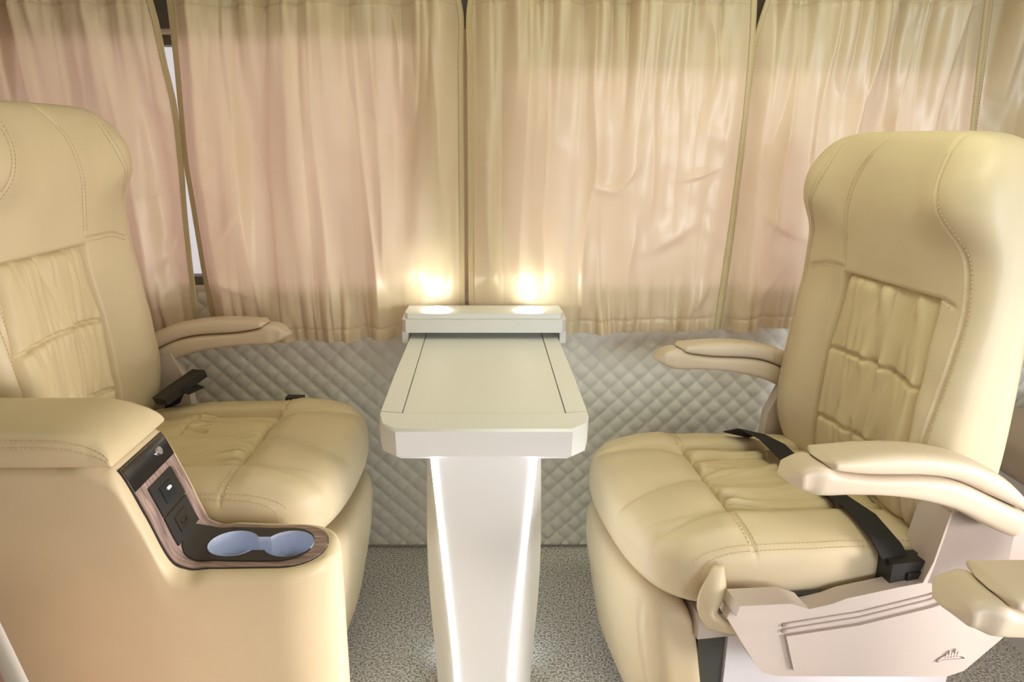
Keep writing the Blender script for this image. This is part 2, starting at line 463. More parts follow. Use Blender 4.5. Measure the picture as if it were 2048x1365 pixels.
cC = Curtain([(0, -0.028), (0.07, -0.0385), (0.2, -0.0385), (1, -0.0375)], [(0, 0.594), (0.1, 0.599), (0.3, 0.603), (0.5, 0.602), (0.8, 0.594), (1, 0.586)], 37,
    [(0.245, .0, 0.255, .48, .05, .017, 1), (0.385, .0, 0.385, .62, .045, .018, 1), (0.10, .0, 0.09, .9, .06, .012, -1), (0.255, .5, 0.235, .95, .03, .012, -1),
     (0.16, .0, 0.14, .6, .05, .012, 1), (0.48, .0, 0.53, .28, .04, .012, 1), (0.36, .7, 0.34, 1.0, .03, .010, 1)],
    creases=((0.445, 0.872, .55, .055, .026, .013), (0.285, 0.985, -0.2, .03, .012, .008), (0.33, 1.01, .9, .04, .014, .007), (0.52, 0.71, .95, .06, .018, .010), (0.50, 1.02, .3, .04, .01, .006)))
cC.build('beige satin curtain rising straight above the table ledge, with a puckered crease', 300, 300)
cD = Curtain([(0, 0.630), (0.13, 0.604), (0.3, 0.596), (0.5, 0.594), (0.8, 0.588), (1, 0.582)], [(0, 1.118), (0.5, 1.148), (1, 1.20)], 53,
    [(0.70, .02, 0.685, .7, .035, .018, 1), (0.88, .02, 0.82, .75, .04, .017, 1), (0.97, .02, 0.93, .8, .035, .012, -1), (1.05, .02, 1.02, .8, .03, .013, 1), (0.77, .0, 0.76, .5, .03, .010, -1)],
    creases=((0.70, 0.90, -0.5, .05, .016, .008), (0.68, 0.75, .9, .05, .016, .007)), dy=.0135)
cD.build('beige satin curtain directly behind the headrest of the seat with the side shield', 260, 300, (True, True))
cE = Curtain([(0, 1.117), (0.5, 1.147), (1, 1.199)], [(0, 1.85), (1, 1.85)], 71,
    [(1.25, 0, 1.23, .8, .04, .018, 1), (1.36, 0, 1.34, .8, .05, .014, -1)], dy=.024)
cE.build('last satin curtain of the row, glimpsed past the seat with the side shield', 240, 260, (True, False))

# ------------------------------------------------------------------ table
def build_table():
    r = empty('table', (0, 1.12, 0))
    tag(r, 'narrow ivory fold-out table on a tapered leg with two glowing strips', 'table')
    oy = -1.12
    zt, zb = 0.652, 0.590
    # body under the panels
    out = [(-.143, 1.043), (.143, 1.043), (.168, 1.068), (.1765, 1.115), (.1765, 1.30), (.172, 1.645), (-.172, 1.645), (-.1765, 1.30), (-.1765, 1.115), (-.168, 1.068)]
    cap = [(-.143, 1.043), (.143, 1.043), (.168, 1.066), (.1775, 1.105), (.1775, 1.122), (.14, 1.114), (-.14, 1.114), (-.1775, 1.122), (-.1775, 1.105), (-.168, 1.066)]
    # front cap: stacked rings give the chamfered lower edge
    bm = bmesh.new()
    def ring(pts, z, sc=0.0):
        vs = []
        for x, y in pts:
            yy = y
            if y < 1.11: yy = y + sc
            vs.append(bm.verts.new((x * (1 - sc * 1.6), yy + oy, z)))
        return vs
    R = [ring(cap, zb + .001, .022), ring(cap, zb + .014, 0.002), ring(cap, zt - .004, 0), ring(cap, zt, .004)]
    n = len(cap)
    bm.faces.new(R[0][::-1]); bm.faces.new(R[-1])
    for a, b in zip(R, R[1:]):
        for i in range(n): bm.faces.new((a[i], a[(i+1) % n], b[(i+1) % n], b[i]))
    bevel(bm, .0025, 2, 20)
    from_bm('front_cap', bm, M['table'], r, True, 35)
    bm = prism_bm([(-.1385, 1.1165 + oy), (.1385, 1.1165 + oy), (.1375, 1.645 + oy), (-.1375, 1.645 + oy)], zb + .012, zt - .0008, 'z'); bevel(bm, .0015, 2)
    from_bm('top_panel', bm, M['table'], r, True)
    for s in (-1, 1):
        p = [(s * .1405, 1.1168 + oy), (s * .1772, 1.1245 + oy), (s * .1775, 1.32 + oy), (s * .173, 1.645 + oy), (s * .1395, 1.645 + oy)]
        if s < 0: p = p[::-1]
        bm = prism_bm(p, zb + .012, zt, 'z'); bevel(bm, .0022, 2)
        from_bm('side_rail', bm, M['table'], r, True)
    bm = box_bm(-.150, .150, 1.12 + oy, 1.64 + oy, zb, zb + .011); from_bm('under_tray', bm, M['table'], r)
    # leg
    zz = np.linspace(0, zb - .001, 12); V = []
    def leg_w(z): return interp(z, [(0, .047), (.12, .050), (.35, .066), (.56, .083), (.6, .086)])
    def leg_o(z): return interp(z, [(0, .089), (.10, .094), (.33, .106), (.5, .104), (.6, .101)])
    def leg_y(z): return 1.092 + oy + 0.0 * z
    for z in zz:
        a, b, y = float(leg_w(z)), float(leg_o(z)), leg_y(z)
        V += [(-a, y, z), (a, y, z), (b, y + .062, z), (b, y + .20, z), (-b, y + .20, z), (-b, y + .062, z)]
    F = [tuple(f) for f in grid_faces(len(zz), 6, True)] + [tuple(range(6))[::-1], tuple(range(len(V) - 6, len(V)))]
    bm = bmesh.new(); vs = [bm.verts.new(v) for v in V]
    for f in F: bm.faces.new([vs[i] for i in f])
    bevel(bm, .003, 2, 25)
    from_bm('leg', bm, M['table'], r, True, 30)
    for s in (-1, 1):
        P = []
        for z in np.linspace(0.003, zb - .002, 14):
            a, y = float(leg_w(z)), leg_y(z); w = .0042 + .0035 * z
            # sits in the corner between the front face and the splayed side
            for dx, dy in ((-.001, -.0012), (w * .55, -.0016), (w * 1.2, w * .9), (w * .9, w * 1.25), (0, .004)): P.append((s * (a + dx), y + dy, z))
        F = [tuple(f) for f in grid_faces(14, 5, True)] + [tuple(range(5))[::-1], tuple(range(65, 70))]
        o = mesh('light_strip', P, F, M['led'], r, False, s > 0)
        o['label'] = 'glowing white strip'
        P = []                                   # unseen strip added at the leg's rear edge to brighten the quilted wall
        for z in np.linspace(0.003, zb - .002, 14):
            b = float(leg_o(z)); yb = leg_y(z) + .20
            for dx, dy in ((.0015, -.004), (.0015, .0012), (-.006, .0015), (-.006, -.004)): P.append((s * (b + dx), yb + dy, z))
        F = [tuple(f) for f in grid_faces(14, 4, True)] + [(3, 2, 1, 0), tuple(range(52, 56))]
        o = mesh('light_strip', P, F, M['rear_glow'], r, False, s < 0); o['label'] = 'added unseen strip glowing at the rear'
    return r
build_table()

def build_ledge():
    r = empty('wall_ledge', (0, 1.62, 0.66)); tag(r, 'pale wall ledge with two round lamps behind the table', 'ledge')
    oy, oz = -1.62, -.66
    p = [(-.192, 1.588), (-.182, 1.574), (.182, 1.574), (.192, 1.588), (.192, 1.676), (-.192, 1.676)]
    bm = prism_bm([(x, y + oy) for x, y in p], .668 + oz, .698 + oz, 'z'); bevel(bm, .003, 3)
    from_bm('base', bm, M['table'], r, True)
    for s in (-1, 1):
        xs = sorted((s * .178, s * .192))
        bm = box_bm(xs[0], xs[1], 1.585 + oy, 1.676 + oy, .640 + oz, .668 + oz); bevel(bm, .002, 2); from_bm('end_bracket', bm, M['table'], r, True)
    p = [(-.186, 1.600), (-.178, 1.585), (.178, 1.585), (.186, 1.600), (.183, 1.670), (-.183, 1.670)]
    bm = prism_bm([(x, y + oy) for x, y in p], .6985 + oz, .711 + oz, 'z'); bevel(bm, .003, 3)
    from_bm('lid', bm, M['table'], r, True)
    for x in (-.112, .107):
        bm = bmesh.new(); bmesh.ops.create_cone(bm, cap_ends=True, segments=40, radius1=.033, radius2=.033, depth=.003)
        bmesh.ops.translate(bm, verts=bm.verts, vec=(x, 1.620 + oy, .7125 + oz))
        o = from_bm('lamp', bm, M['lampdisc'], r, True); o['label'] = 'glowing round lamp'
    # cable cover that carries the ledge down to the table hinge
    bm = box_bm(-.13, .13, 1.650 + oy, 1.676 + oy, .40 + oz, .668 + oz); bevel(bm, .002, 1); from_bm('back_plate', bm, M['table'], r, True)
build_ledge()

# ------------------------------------------------------------------ generic arm bars
def bar(stations, y0, n=4.5, N=44, round_a=0.02, round_b=0.02, K=7):
    """stations (x, zlo, zhi, half width) -> closed bar running along x"""
    S = np.array(stations, float)
    d = np.r_[0, np.cumsum(np.hypot(np.diff(S[:, 0]), np.diff((S[:, 1] + S[:, 2]) / 2)))]
    q = np.linspace(0, d[-1], 56)
    T = np.stack([interp(q, list(zip(d, S[:, k]))) for k in range(4)], -1)
    c, s = arc_curve(S[:, 3].mean(), (S[:, 2] - S[:, 1]).mean() / 2, n, N)
    ctr = np.stack([T[:, 0], (T[:, 1] + T[:, 2]) / 2], -1); tan = np.gradient(ctr, axis=0); tan /= np.linalg.norm(tan, axis=1)[:, None]
    nor = np.stack([-tan[:, 1], tan[:, 0]], -1); nor *= np.sign(nor[:, 1:2] + 1e-9)
    rings = []
    def ring(i, off, sc):
        hh = (T[i, 2] - T[i, 1]) / 2 * sc * abs(nor[i, 1]) ** 0.6; hw = T[i, 3] * (0.25 + 0.75 * sc)
        cx, cz = ctr[i] + tan[i] * off
        return np.stack([cx + nor[i, 0] * s * hh, y0 + c * hw, cz + nor[i, 1] * s * hh], -1)
    for k in range(K):
        a = math.pi / 2 * k / K; rings.append(ring(0, round_a * (1 - math.sin(a)) * -1 + 0, max(.02, math.sin(a))))
    for i in range(len(T)): rings.append(ring(i, 0, 1.0))
    for k in range(1, K + 1):
        a = math.pi / 2 * k / K; rings.append(ring(len(T) - 1, round_b * math.sin(a), max(.02, math.cos(a))))
    P = np.stack(rings)
    F = [tuple(f) for f in grid_faces(P.shape[0], N, True)] + [tuple(range(N))[::-1], tuple(range(P.shape[0]*N - N, P.shape[0]*N))]
    return P.reshape(-1, 3), F

ARM_TOP = [(.322, .650), (.30, .662), (.25, .669), (.18, .670), (.11, .662), (.06, .650), (.02, .633), (-.02, .606), (-.055, .570), (-.075, .535)]
ARM_BOT = [(.322, .622), (.30, .613), (.25, .610), (.18, .603), (.11, .587), (.06, .569), (.02, .547), (-.02, .526), (-.045, .515), (-.060, .510)]
def arm_parts(root, y0, T, hw=.031, dz=0.0, matk='arm'):
    """T maps local points; returns armrest child with pad"""
    xs = np.linspace(.322, -.044, 26)
    top = interp(-xs, [(-a, b) for a, b in ARM_TOP]); bot = interp(-xs, [(-a, b) for a, b in ARM_BOT])
    frac = np.where(xs > .285, 0.97, 0.56) ; frac = interp(-xs, [(-.322, .97), (-.30, .96), (-.275, .70), (-.25, .58), (-.1, .55), (.03, .62), (.062, .75)])
    st = [(x, b + dz, b + (t - b) * f + dz, hw * (0.86 if x > .3 else 1.0)) for x, b, t, f in zip(xs, bot, top, frac)]
    P, F = bar(st, y0, 4.5, 40, .018, .020)
    shell = mesh('armrest', T(P), F, M[matk], root, True)
    sel = xs < .285
    st2 = [(x, b + (t - b) * (f + .015) + dz, t + dz, hw * 1.02) for x, b, t, f in zip(xs[sel], bot[sel], top[sel], frac[sel])]
    P, F = bar(st2, y0, 3.4, 40, .012, .012)
    pad = mesh('armrest_pad', T(P), F, M[matk], shell, True)
    return shell

# ------------------------------------------------------------------ captain seats
def build_seat(loc, ang, sx, dz, label, seed, bkx, ic, armx):
    rz = -ang * sx                       # both seats are swivelled a little towards the door
    root = empty('captain_seat', loc, rz); tag(root, label, 'seat', 'facing captain seats')
    flip = sx < 0
    def T(P):
        P = np.array(P, float).reshape(-1, 3).copy(); P[:, 0] *= sx; P[:, 2] += 0; return P
    def put(name, P, F, m, par=root, smooth=True):
        return mesh(name, T(P), F, m, par, smooth, flip)
    def putbm(name, bm, m, par=root, smooth=True, ang_=40):
        for v in bm.verts: v.co.x *= sx
        if flip: bmesh.ops.reverse_faces(bm, faces=bm.faces)
        return from_bm(name, bm, m, par, smooth, ang_)
    # ---- backrest
    zc, U, V = 0.772 + dz, 0.343, 0.246
    prof_e = [(.40, .015), (.47, .022), (.55, .026), (.65, .016), (.76, .0), (.87, -.016), (.93, -.012), (1.0, .024), (1.04, .026), (1.08, .012), (1.13, -.01)]
    prof_c = [(.40, .0), (.55, .0), (.7, -.004), (.84, -.012), (.90, -.006), (1.0, .008), (1.06, .006), (1.13, -.004)]
    ins_w = lambda z: interp(z, [(.4, .142), (.55, .138), (.72, .128), (.83, .118), (.87, .116), (1.2, .116)])
    ZI0, ZI1 = .47, .853
    def bk_front(u, v):
        z = u + 0.775
        e = sstep(.085, .185, np.abs(v)); return 0.072 + interp(z, prof_e) * e + interp(z, prof_c) * (1 - e) - .006 * (1 - e)
    bk_back = lambda u, v: 0.078 - 0.02 * sstep(.6, 1.12, u + .775) + 0 * v
    seam_v = lambda z: interp(z, [(.40, .206), (.62, .208), (.78, .214), (.88, .208), (.94, .196), (.98, .176), (1.03, .152), (1.12, .136)])
    head_v = lambda z: interp(z, [(.85, .120), (.93, .118), (1.0, .112), (1.06, .094), (1.12, .05)])
    def bk_rel0(u, v):
        z = u + .775; av = np.abs(v)
        r = -.0042 * np.exp(-((av - seam_v(z)) / .0032) ** 2) * sstep(.45, .5, z)
        r = r - .0032 * np.exp(-((v - ic - head_v(z)) / .003) ** 2) * sstep(.865, .885, z)
        r = r - .0045 * np.exp(-((z - .868 + .02 * sstep(.12, .22, av)) / .0032) ** 2) * sstep(.114, .122, np.abs(v - ic)) * (1 - sstep(.188, .2, av))
        r = r + .0012 * vn(u * 22, v * 22, seed)
        return r
    def bk_rel(u, v):
        z = u + .775; av = np.abs(v); w = ins_w(z)
        inside = (1 - sstep(w - .004, w + .010, np.abs(v - ic))) * sstep(ZI0 - .012, ZI0, z) * (1 - sstep(ZI1 - .002, ZI1 + .010, z))
        return bk_rel0(u, v) - .020 * inside
    def bk_map(u, v, d):
        z = u + zc
        x = bkx + d
        return np.stack(np.broadcast_arrays(x, v, z), -1)
    back = Slab(U, V, 4.2, 5.6, 5.0, bk_front, bk_back, bk_rel, bk_map, .075)
    P, F = back.mesh(250, 420)
    bo = put('backrest', P, F, M['leather'])
    # pleated insert
    na, nb = 110, 190
    b, a = np.meshgrid(np.linspace(0, 1, nb), np.linspace(-1, 1, na), indexing='ij')
    z = ZI0 - .008 + (ZI1 + .008 - ZI0 + .008) * b
    w = ins_w(z) + .006
    v = ic + a * w; u = z - .775
    seams = [.57, .715]
    zs = z + .010 * (np.abs(a) ** 2)                      # seams sag at the middle
    gr = np.zeros_like(z); near = np.zeros_like(z)
    for s in seams:
        gr += np.exp(-((zs - s) / .0045) ** 2); near += np.exp(-np.abs(zs - s) / .035)
    near += np.exp(-np.abs(z - ZI1) / .05)
    pill = (1 - np.abs(a) ** 11) * (1 - np.abs(2 * b - 1) ** 22)
    ple = np.tanh(1.8 * vn(v * 46 + 0.8 * vn(z * 9, v * 5, seed + 3), z * 4.5, seed + 2))
    ple2 = vn(v * 90, z * 14, seed + 5)
    h = -.021 + .0255 * pill - .0105 * gr * pill + (.0085 * ple + .0026 * ple2) * np.clip(near, .25, 1.2) * pill
    rr_ = np.random.RandomState(seed + 1)
    for zs_, sgn in ((ZI1, -1), (.715, -1), (.715, 1), (.57, -1), (.57, 1)):
        for q in range(6):
            y0_ = ic - .10 + .2 * (q + .5) / 6 + rr_.uniform(-.012, .012); ln = rr_.uniform(.03, .085); sl = rr_.uniform(-.25, .25)
            e_ = (z - zs_) * sgn; yc_ = y0_ + sl * e_
            h = h - rr_.uniform(.002, .006) * np.exp(-((v - yc_) / (.003 + .04 * np.clip(e_, 0, 1))) ** 2) * sstep(-.004, .006, e_) * (1 - sstep(.3 * ln, ln, e_)) * pill
    d = back.at(u, v, 0.0, lambda uu, vv: 0 * uu)
    d[..., 0] += h
    put('back_insert', d.reshape(-1, 3), grid_faces(nb, na), M['insert'], bo)
    # stitching
    for sg in (-1, 1):
        st = []
        zz = np.linspace(.50, 1.085, 90)
        for o in (-.0055, .0055): st.append(back.at(zz - .775, sg * (seam_v(zz) + o), .0006))
        zz = np.linspace(.885, 1.08, 50)
        if sg > 0:
            for o in (-.005, .005): st.append(back.at(zz - .775, ic + head_v(zz) + o, .0006))
        vv = np.linspace(.126 + sg * ic, .19, 24)
        for o in (-.005, .005): st.append(back.at(.868 - .02 * sstep(.12, .22, vv) - .775 + o, sg * vv, .0006))
        Vs, Fs = stitch_geo([T(p) for p in st], r=.0006); mesh('stitching', Vs, Fs, M['thread'], bo, False)

    # ---- cushion
    zq = .405 + dz
    Uq, Vq, x0 = .282, .238, .218
    IX = .302; IW = .128; SK = .11 if sx < 0 else .05
    IXv = lambda v: IX - SK * np.clip(v, -.16, .16)
    def cu_front(u, v):
        x = u + x0
        e = sstep(.10, .16, np.abs(v)); nose = sstep(.27, .36, x)
        return .056 + .022 * np.maximum(e, nose * .75) - .012 * sstep(.2, -.05, x) * 0 - .006 * sstep(.12, -.04, x)
    cu_back = lambda u, v: .062 + 0 * u + .018 * sstep(.30, .42, u + x0)
    nose_s = [.112, -.008, -.128]
    def cu_rel0(u, v):
        u, v = np.broadcast_arrays(np.asarray(u, float), np.asarray(v, float)); x = u + x0; av = np.abs(v); r = .0012 * vn(u * 20, v * 20, seed + 9)
        for s in nose_s: r = r - .0046 * np.exp(-((v - s - .25 * (x - IX) * np.sign(s)) / .0055) ** 2) * sstep(.0, .015, x - IXv(v))
        r = r - .004 * np.exp(-((x - IXv(v) - .01) / .0032) ** 2) * sstep(.132, .14, av)
        dn = np.min(np.abs(v[..., None] - .25 * (x[..., None] - IX) * np.sign(np.array(nose_s)) - np.array(nose_s)), -1)
        r = r + .0075 * (1 - np.exp(-(dn / .032) ** 2)) * sstep(.0, .05, x - IXv(v)) * (1 - sstep(.19, .225, av))
        return r
    def cu_rel(u, v):
        x = u + x0; av = np.abs(v)
        ins = (1 - sstep(IW - .002, IW + .014, av)) * (1 - sstep(-.002, .012, x - IXv(v)))
        return cu_rel0(u, v) - .022 * ins
    def cu_map(u, v, d):
        x = u + x0
        # the nose is bowed in plan: the front edge runs back towards its corners
        bow = .030 * sstep(.25, .5, x) * (np.abs(v) / .238) ** 2.2
        return np.stack(np.broadcast_arrays(x - bow, v, zq + d + .012 * sstep(.05, .4, x)), -1)
    cu = Slab(Uq, Vq, 4.0, 6.0, 3.4, cu_front, cu_back, cu_rel, cu_map, .065)
    P, F = cu.mesh(230, 400)
    co = put('seat_cushion', P, F, M['leather'])
    nb, na = 170, 130
    b, a = np.meshgrid(np.linspace(0, 1, nb), np.linspace(-1, 1, na), indexing='ij')
    v = a * (IW + .008); x = 0.02 + (IXv(v) + .007 - .02) * b; u = x - x0
    pill = (1 - np.abs(a) ** 12) * (1 - b ** 34)
    nearf = np.exp(-np.abs(IX - x) / .07) + .35 + .6 * np.exp(-((x - .12) / .03) ** 2)
    wv = v + .012 * np.sin(x * 14 + seed)
    ple = np.tanh(2.2 * vn(wv * 34 + .9 * vn(x * 9, v * 6, seed + 4), x * 5.5, seed + 6))
    h = -.022 + (.0275 + .006 * (1 - a * a)) * pill + (.0085 * ple + .003 * vn(v * 80, x * 12, seed + 7)) * np.clip(nearf, 0, 1.2) * pill - .006 * np.exp(-((x - .118 - .01 * np.sin(v * 20)) / .004) ** 2) * pill
    rr_ = np.random.RandomState(seed)
    for q in range(9):
        y0_ = -.115 + .23 * (q + .5) / 9 + rr_.uniform(-.008, .008); ln = rr_.uniform(.045, .12); sl = rr_.uniform(-.25, .25); st_ = rr_.choice([0, 0, 0, .12])
        e_ = IXv(y0_) - st_ - x; yc_ = y0_ + sl * e_ + 1.2 * e_ * e_ * np.sign(sl)
        h = h - rr_.uniform(.005, .0105) * np.exp(-((v - yc_) / (.0032 + .03 * np.clip(e_, 0, 1))) ** 2) * sstep(-.004, .006, e_) * (1 - sstep(.3 * ln, ln, e_))
    d = cu.at(u, v, 0, lambda uu, vv: 0 * uu); d[..., 2] += h
    put('cushion_insert', d.reshape(-1, 3), grid_faces(nb, na), M['insert'], co)
    xx = np.linspace(-.02, .45, 100)
    for sg in (-1, 1):
        st = []
        for o in (.222, .229): st.append(cu.at(xx - x0, np.full_like(xx, sg * o) , .0008))
        vv = np.linspace(.136, .222, 26)
        for o in (.004, .017): st.append(cu.at(IXv(sg * vv) + o - x0, sg * vv, .0008))
        Vs, Fs = stitch_geo([T(p) for p in st], .0045, .003, .0008); mesh('stitching', Vs, Fs, M['thread'], co, False)
    # ---- leg rest hanging in front
    lu, lv = .165, .205
    lr = Slab(lu, lv, 4.5, 7.0, 4.0, lambda u, v: .052 + .006 * np.cos(v * 7) - .0 * u, lambda u, v: .048 + 0 * u,
              lambda u, v: -.003 * np.exp(-((np.abs(v) - .165) / .004) ** 2) + .001 * vn(u * 20, v * 20, seed + 3),
              lambda u, v, d: np.stack(np.broadcast_arrays(.430 + d + .17 * u - .02 * (np.abs(v) / .2) ** 3, v, .195 + dz * .5 + u), -1), .05)
    P, F = lr.mesh(110, 200)
    put('leg_rest', P, F, M['leather'])
    # ---- base
    bm = box_bm(-.12, .33, -.19, .19, 0.0, .27 + dz); bevel(bm, .02, 3); putbm('seat_base', bm, M['white'])
    for y in (-.15, .12):
        bm = prism_bm([(.335, 0.0), (.372, 0.0), (.385, .32 + dz), (.335, .32 + dz)], y - .035 if y < 0 else y, y + .035, 'y'); bevel(bm, .003, 1); putbm('base_bracket', bm, M['dark_metal'])
    bm = box_bm(.0, .40, -.215, .215, .292 + dz, .338 + dz); bevel(bm, .012, 3); putbm('cushion_pan', bm, M['plastic'])
    # ---- far armrest and hinge
    far_y = .268
    def arm(yc, hw, ax=armx):
        xs_root = arm_parts(root, yc, lambda P: T(np.array(P) + np.array((ax, 0, dz * .7))), hw)
        if flip:
            for ob in [xs_root] + list(xs_root.children): ob.data.flip_normals()
        return xs_root
    arm(far_y, .028)
    bm = prism_bm([(-.10, .36 + dz), (.05, .42 + dz), (.045, .50 + dz), (.012, .575 + dz), (-.09, .555 + dz)], .236, .262, 'y'); bevel(bm, .006, 2); putbm('hinge_cover', bm, M['plastic'])
    # ---- black belt and buckle
    def ribbon(path, wdir, w, th, name, par=root):
        Pth = resample(path, .006); rows = []
        for k, p in enumerate(Pth):
            wd = np.array(wdir, float); wd /= np.linalg.norm(wd)
            t = Pth[min(k+1, len(Pth)-1)] - Pth[max(k-1, 0)]; nrm = np.cross(t, wd); nrm /= np.linalg.norm(nrm)
            rows.append([p - wd*w + nrm*th, p + wd*w + nrm*th, p + wd*w - nrm*th, p - wd*w - nrm*th])
        R_ = np.array(rows); Fq = [tuple(f) for f in grid_faces(len(rows), 4, True)] + [(3, 2, 1, 0), tuple(range(len(rows)*4-4, len(rows)*4))]
        return put(name, R_.reshape(-1, 3), Fq, M['web'], par, False)
    return root, T, put, putbm, ribbon, arm, cu, back, dz

# --- pale seat on the far side of the table
rootR, T, put, putbm, ribbon, arm, cu, back, dz = build_seat((.725, 1.262, 0), math.radians(8), -1, 0.0,
    'beige leather captain seat with a plastic side shield and a black belt across its cushion', 5, -.036, -.042, -.026)
arm(-.300, .034, .004)
# side shield
SH = [(.384, .405), (.390, .385), (.332, .290), (.318, .274), (.294, .264), (-.02, .224), (-.052, .232), (-.112, .291), (-.136, .400), (-.130, .446), (-.112, .500), (-.070, .545), (-.03, .545), (.035, .540), (.048, .454), (.060, .416), (.10, .412), (.19, .400), (.215, .392), (.30, .380), (.34, .395)]
bm = prism_bm(SH, -.283, -.252, 'y'); bevel(bm, .007, 3, 50)
sh = putbm('side_shield', bm, M['plastic'], rootR)
low = [(.290, .345), (.165, .352), (.04, .372), (-.095, .410), (-.118, .398), (-.100, .298), (-.045, .244), (-.02, .238), (.268, .276)]
bm = prism_bm(low, -.2895, -.281, 'y'); bevel(bm, .004, 2, 50); putbm('lower_plate', bm, M['plastic'], sh)
for k, zoff in enumerate((0.0, .0105)):
    P = [(.296, -.2845, .352 + zoff), (.165, -.2845, .361 + zoff), (.045, -.2845, .381 + zoff), (-.06, -.2845, .412 + zoff)]
    Vt, Ft = tube_geo(resample(P, .01), .0032, 8); put('ridge', Vt, Ft, M['plastic'], sh)
# small crest embossed at the rear of the shield: five upright bars over an arch
eb = bmesh.new()
cx, cz, ex = -.014, .270, -.2905
for k, hgt in enumerate((.010, .015, .012, .017, .011)):
    xx = cx + .011 - k * .0052; box_bm(xx - .0016, xx + .0016, ex - .0022, ex + .001, cz + .001, cz + hgt, eb)
putbm('emblem_bars', eb, M['plastic'], sh, False)
ap = [(cx + .026 * math.cos(a), ex - .0004, cz - .006 + .012 * math.sin(a)) for a in np.linspace(.12, math.pi - .12, 24)]
Vt, Ft = tube_geo(ap, .0017, 6); put('emblem_arch', Vt, Ft, M['plastic'], sh)
Vt, Ft = tube_geo(resample([(cx - .027, ex - .0004, cz - .006), (cx + .027, ex - .0004, cz - .004)], .005), .0017, 6); put('emblem_base', Vt, Ft, M['plastic'], sh)
# pillar under the armrest
bm = prism_bm([(.046, .44), (.052, .415), (-.02, .40), (-.09, .42), (-.085, .54), (.030, .548)], -.283, -.215, 'y'); bevel(bm, .005, 2); putbm('arm_pillar', bm, M['plastic'], rootR)
# recliner paddle
pd = [(.384, .422), (.300, .418), (.268, .404), (.262, .394), (.285, .392), (.36, .392), (.388, .404)]
bm = prism_bm(pd, -.305, -.262, 'y'); bevel(bm, .007, 3); putbm('recliner_paddle', bm, M['plastic'], rootR)
bm = box_bm(.200, .268, -.2515, -.246, .366, .391); putbm('gap_shade', bm, M['black'], sh, False)  # black block stands in for the shade between cushion and shield
# soft leather flap at the front corner of the cushion
fl = []
rows = 26
for i in range(rows):
    t = i / (rows - 1); zf = .455 - .118 * t
    xa = .400 + .026 * math.sin(math.pi * min(1, t * 1.05)) + .004 * t; xb = .384 - .012 * t - .030 * max(0, t - .55) ** 1.0 * 2.2 + .02 * math.exp(-((t - .60) / .16) ** 2)
    for j in range(14):
        q = j / 13; x_ = xa + (xb - xa) * q
        y_ = -.246 - .022 * math.sin(math.pi * t) * (0.4 + 0.6 * math.sin(math.pi * q)) - .014 * t * q
        fl.append((x_, y_, zf - .01 * q * t))
fo = put('side_flap', fl, grid_faces(rows, 14), M['leather'], rootR)
fo.modifiers.new('thickness', 'SOLIDIFY').thickness = .005
# belt across the rear of the cushion, buckle by the shield
bp = [(.158, .165, .486), (.140, .135, .505), (.118, .09, .500), (.11, .0, .484), (.104, -.10, .482), (.100, -.17, .484), (.098, -.235, .466), (.085, -.262, .43)]
ribbon(bp, (1, .12, .25), .028, .0012, 'seat_belt', rootR)
bm = box_bm(.006, .108, -.270, -.236, .378, .446); bevel(bm, .010, 3); bo_ = putbm('belt_buckle', bm, M['black'], rootR)
bm = box_bm(.030, .080, -.2725, -.2685, .405, .428); bevel(bm, .002, 1); putbm('release_button', bm, M['gloss'], bo_)

# --- shaded seat beside the console
rootL, T, put, putbm, ribbon, arm, cu, back, dzL = build_seat((-.750, 1.312, 0), math.radians(3), 1, 0.05,
    'beige leather captain seat tucked behind the wood trimmed side console', 91, -.080, -.075, -.050)
bp = [(.02, .20, .46 + dzL), (.045, .19, .500 + dzL), (.075, .175, .515 + dzL), (.10, .165, .512 + dzL)]
ribbon(bp, (.3, 1, .0), .024, .0015, 'seat_belt', rootL)
bk = ribbon([(.035, .125, .500 + dzL), (.062, .17, .520 + dzL), (.088, .215, .537 + dzL)], (1, -.45, .1), .020, .009, 'belt_buckle', rootL); bk.data.materials[0] = M['black']
bm = box_bm(.285, .325, .205, .226, .470 + dzL, .484 + dzL); bevel(bm, .003, 1); putbm('belt_tongue', bm, M['black'], rootL)

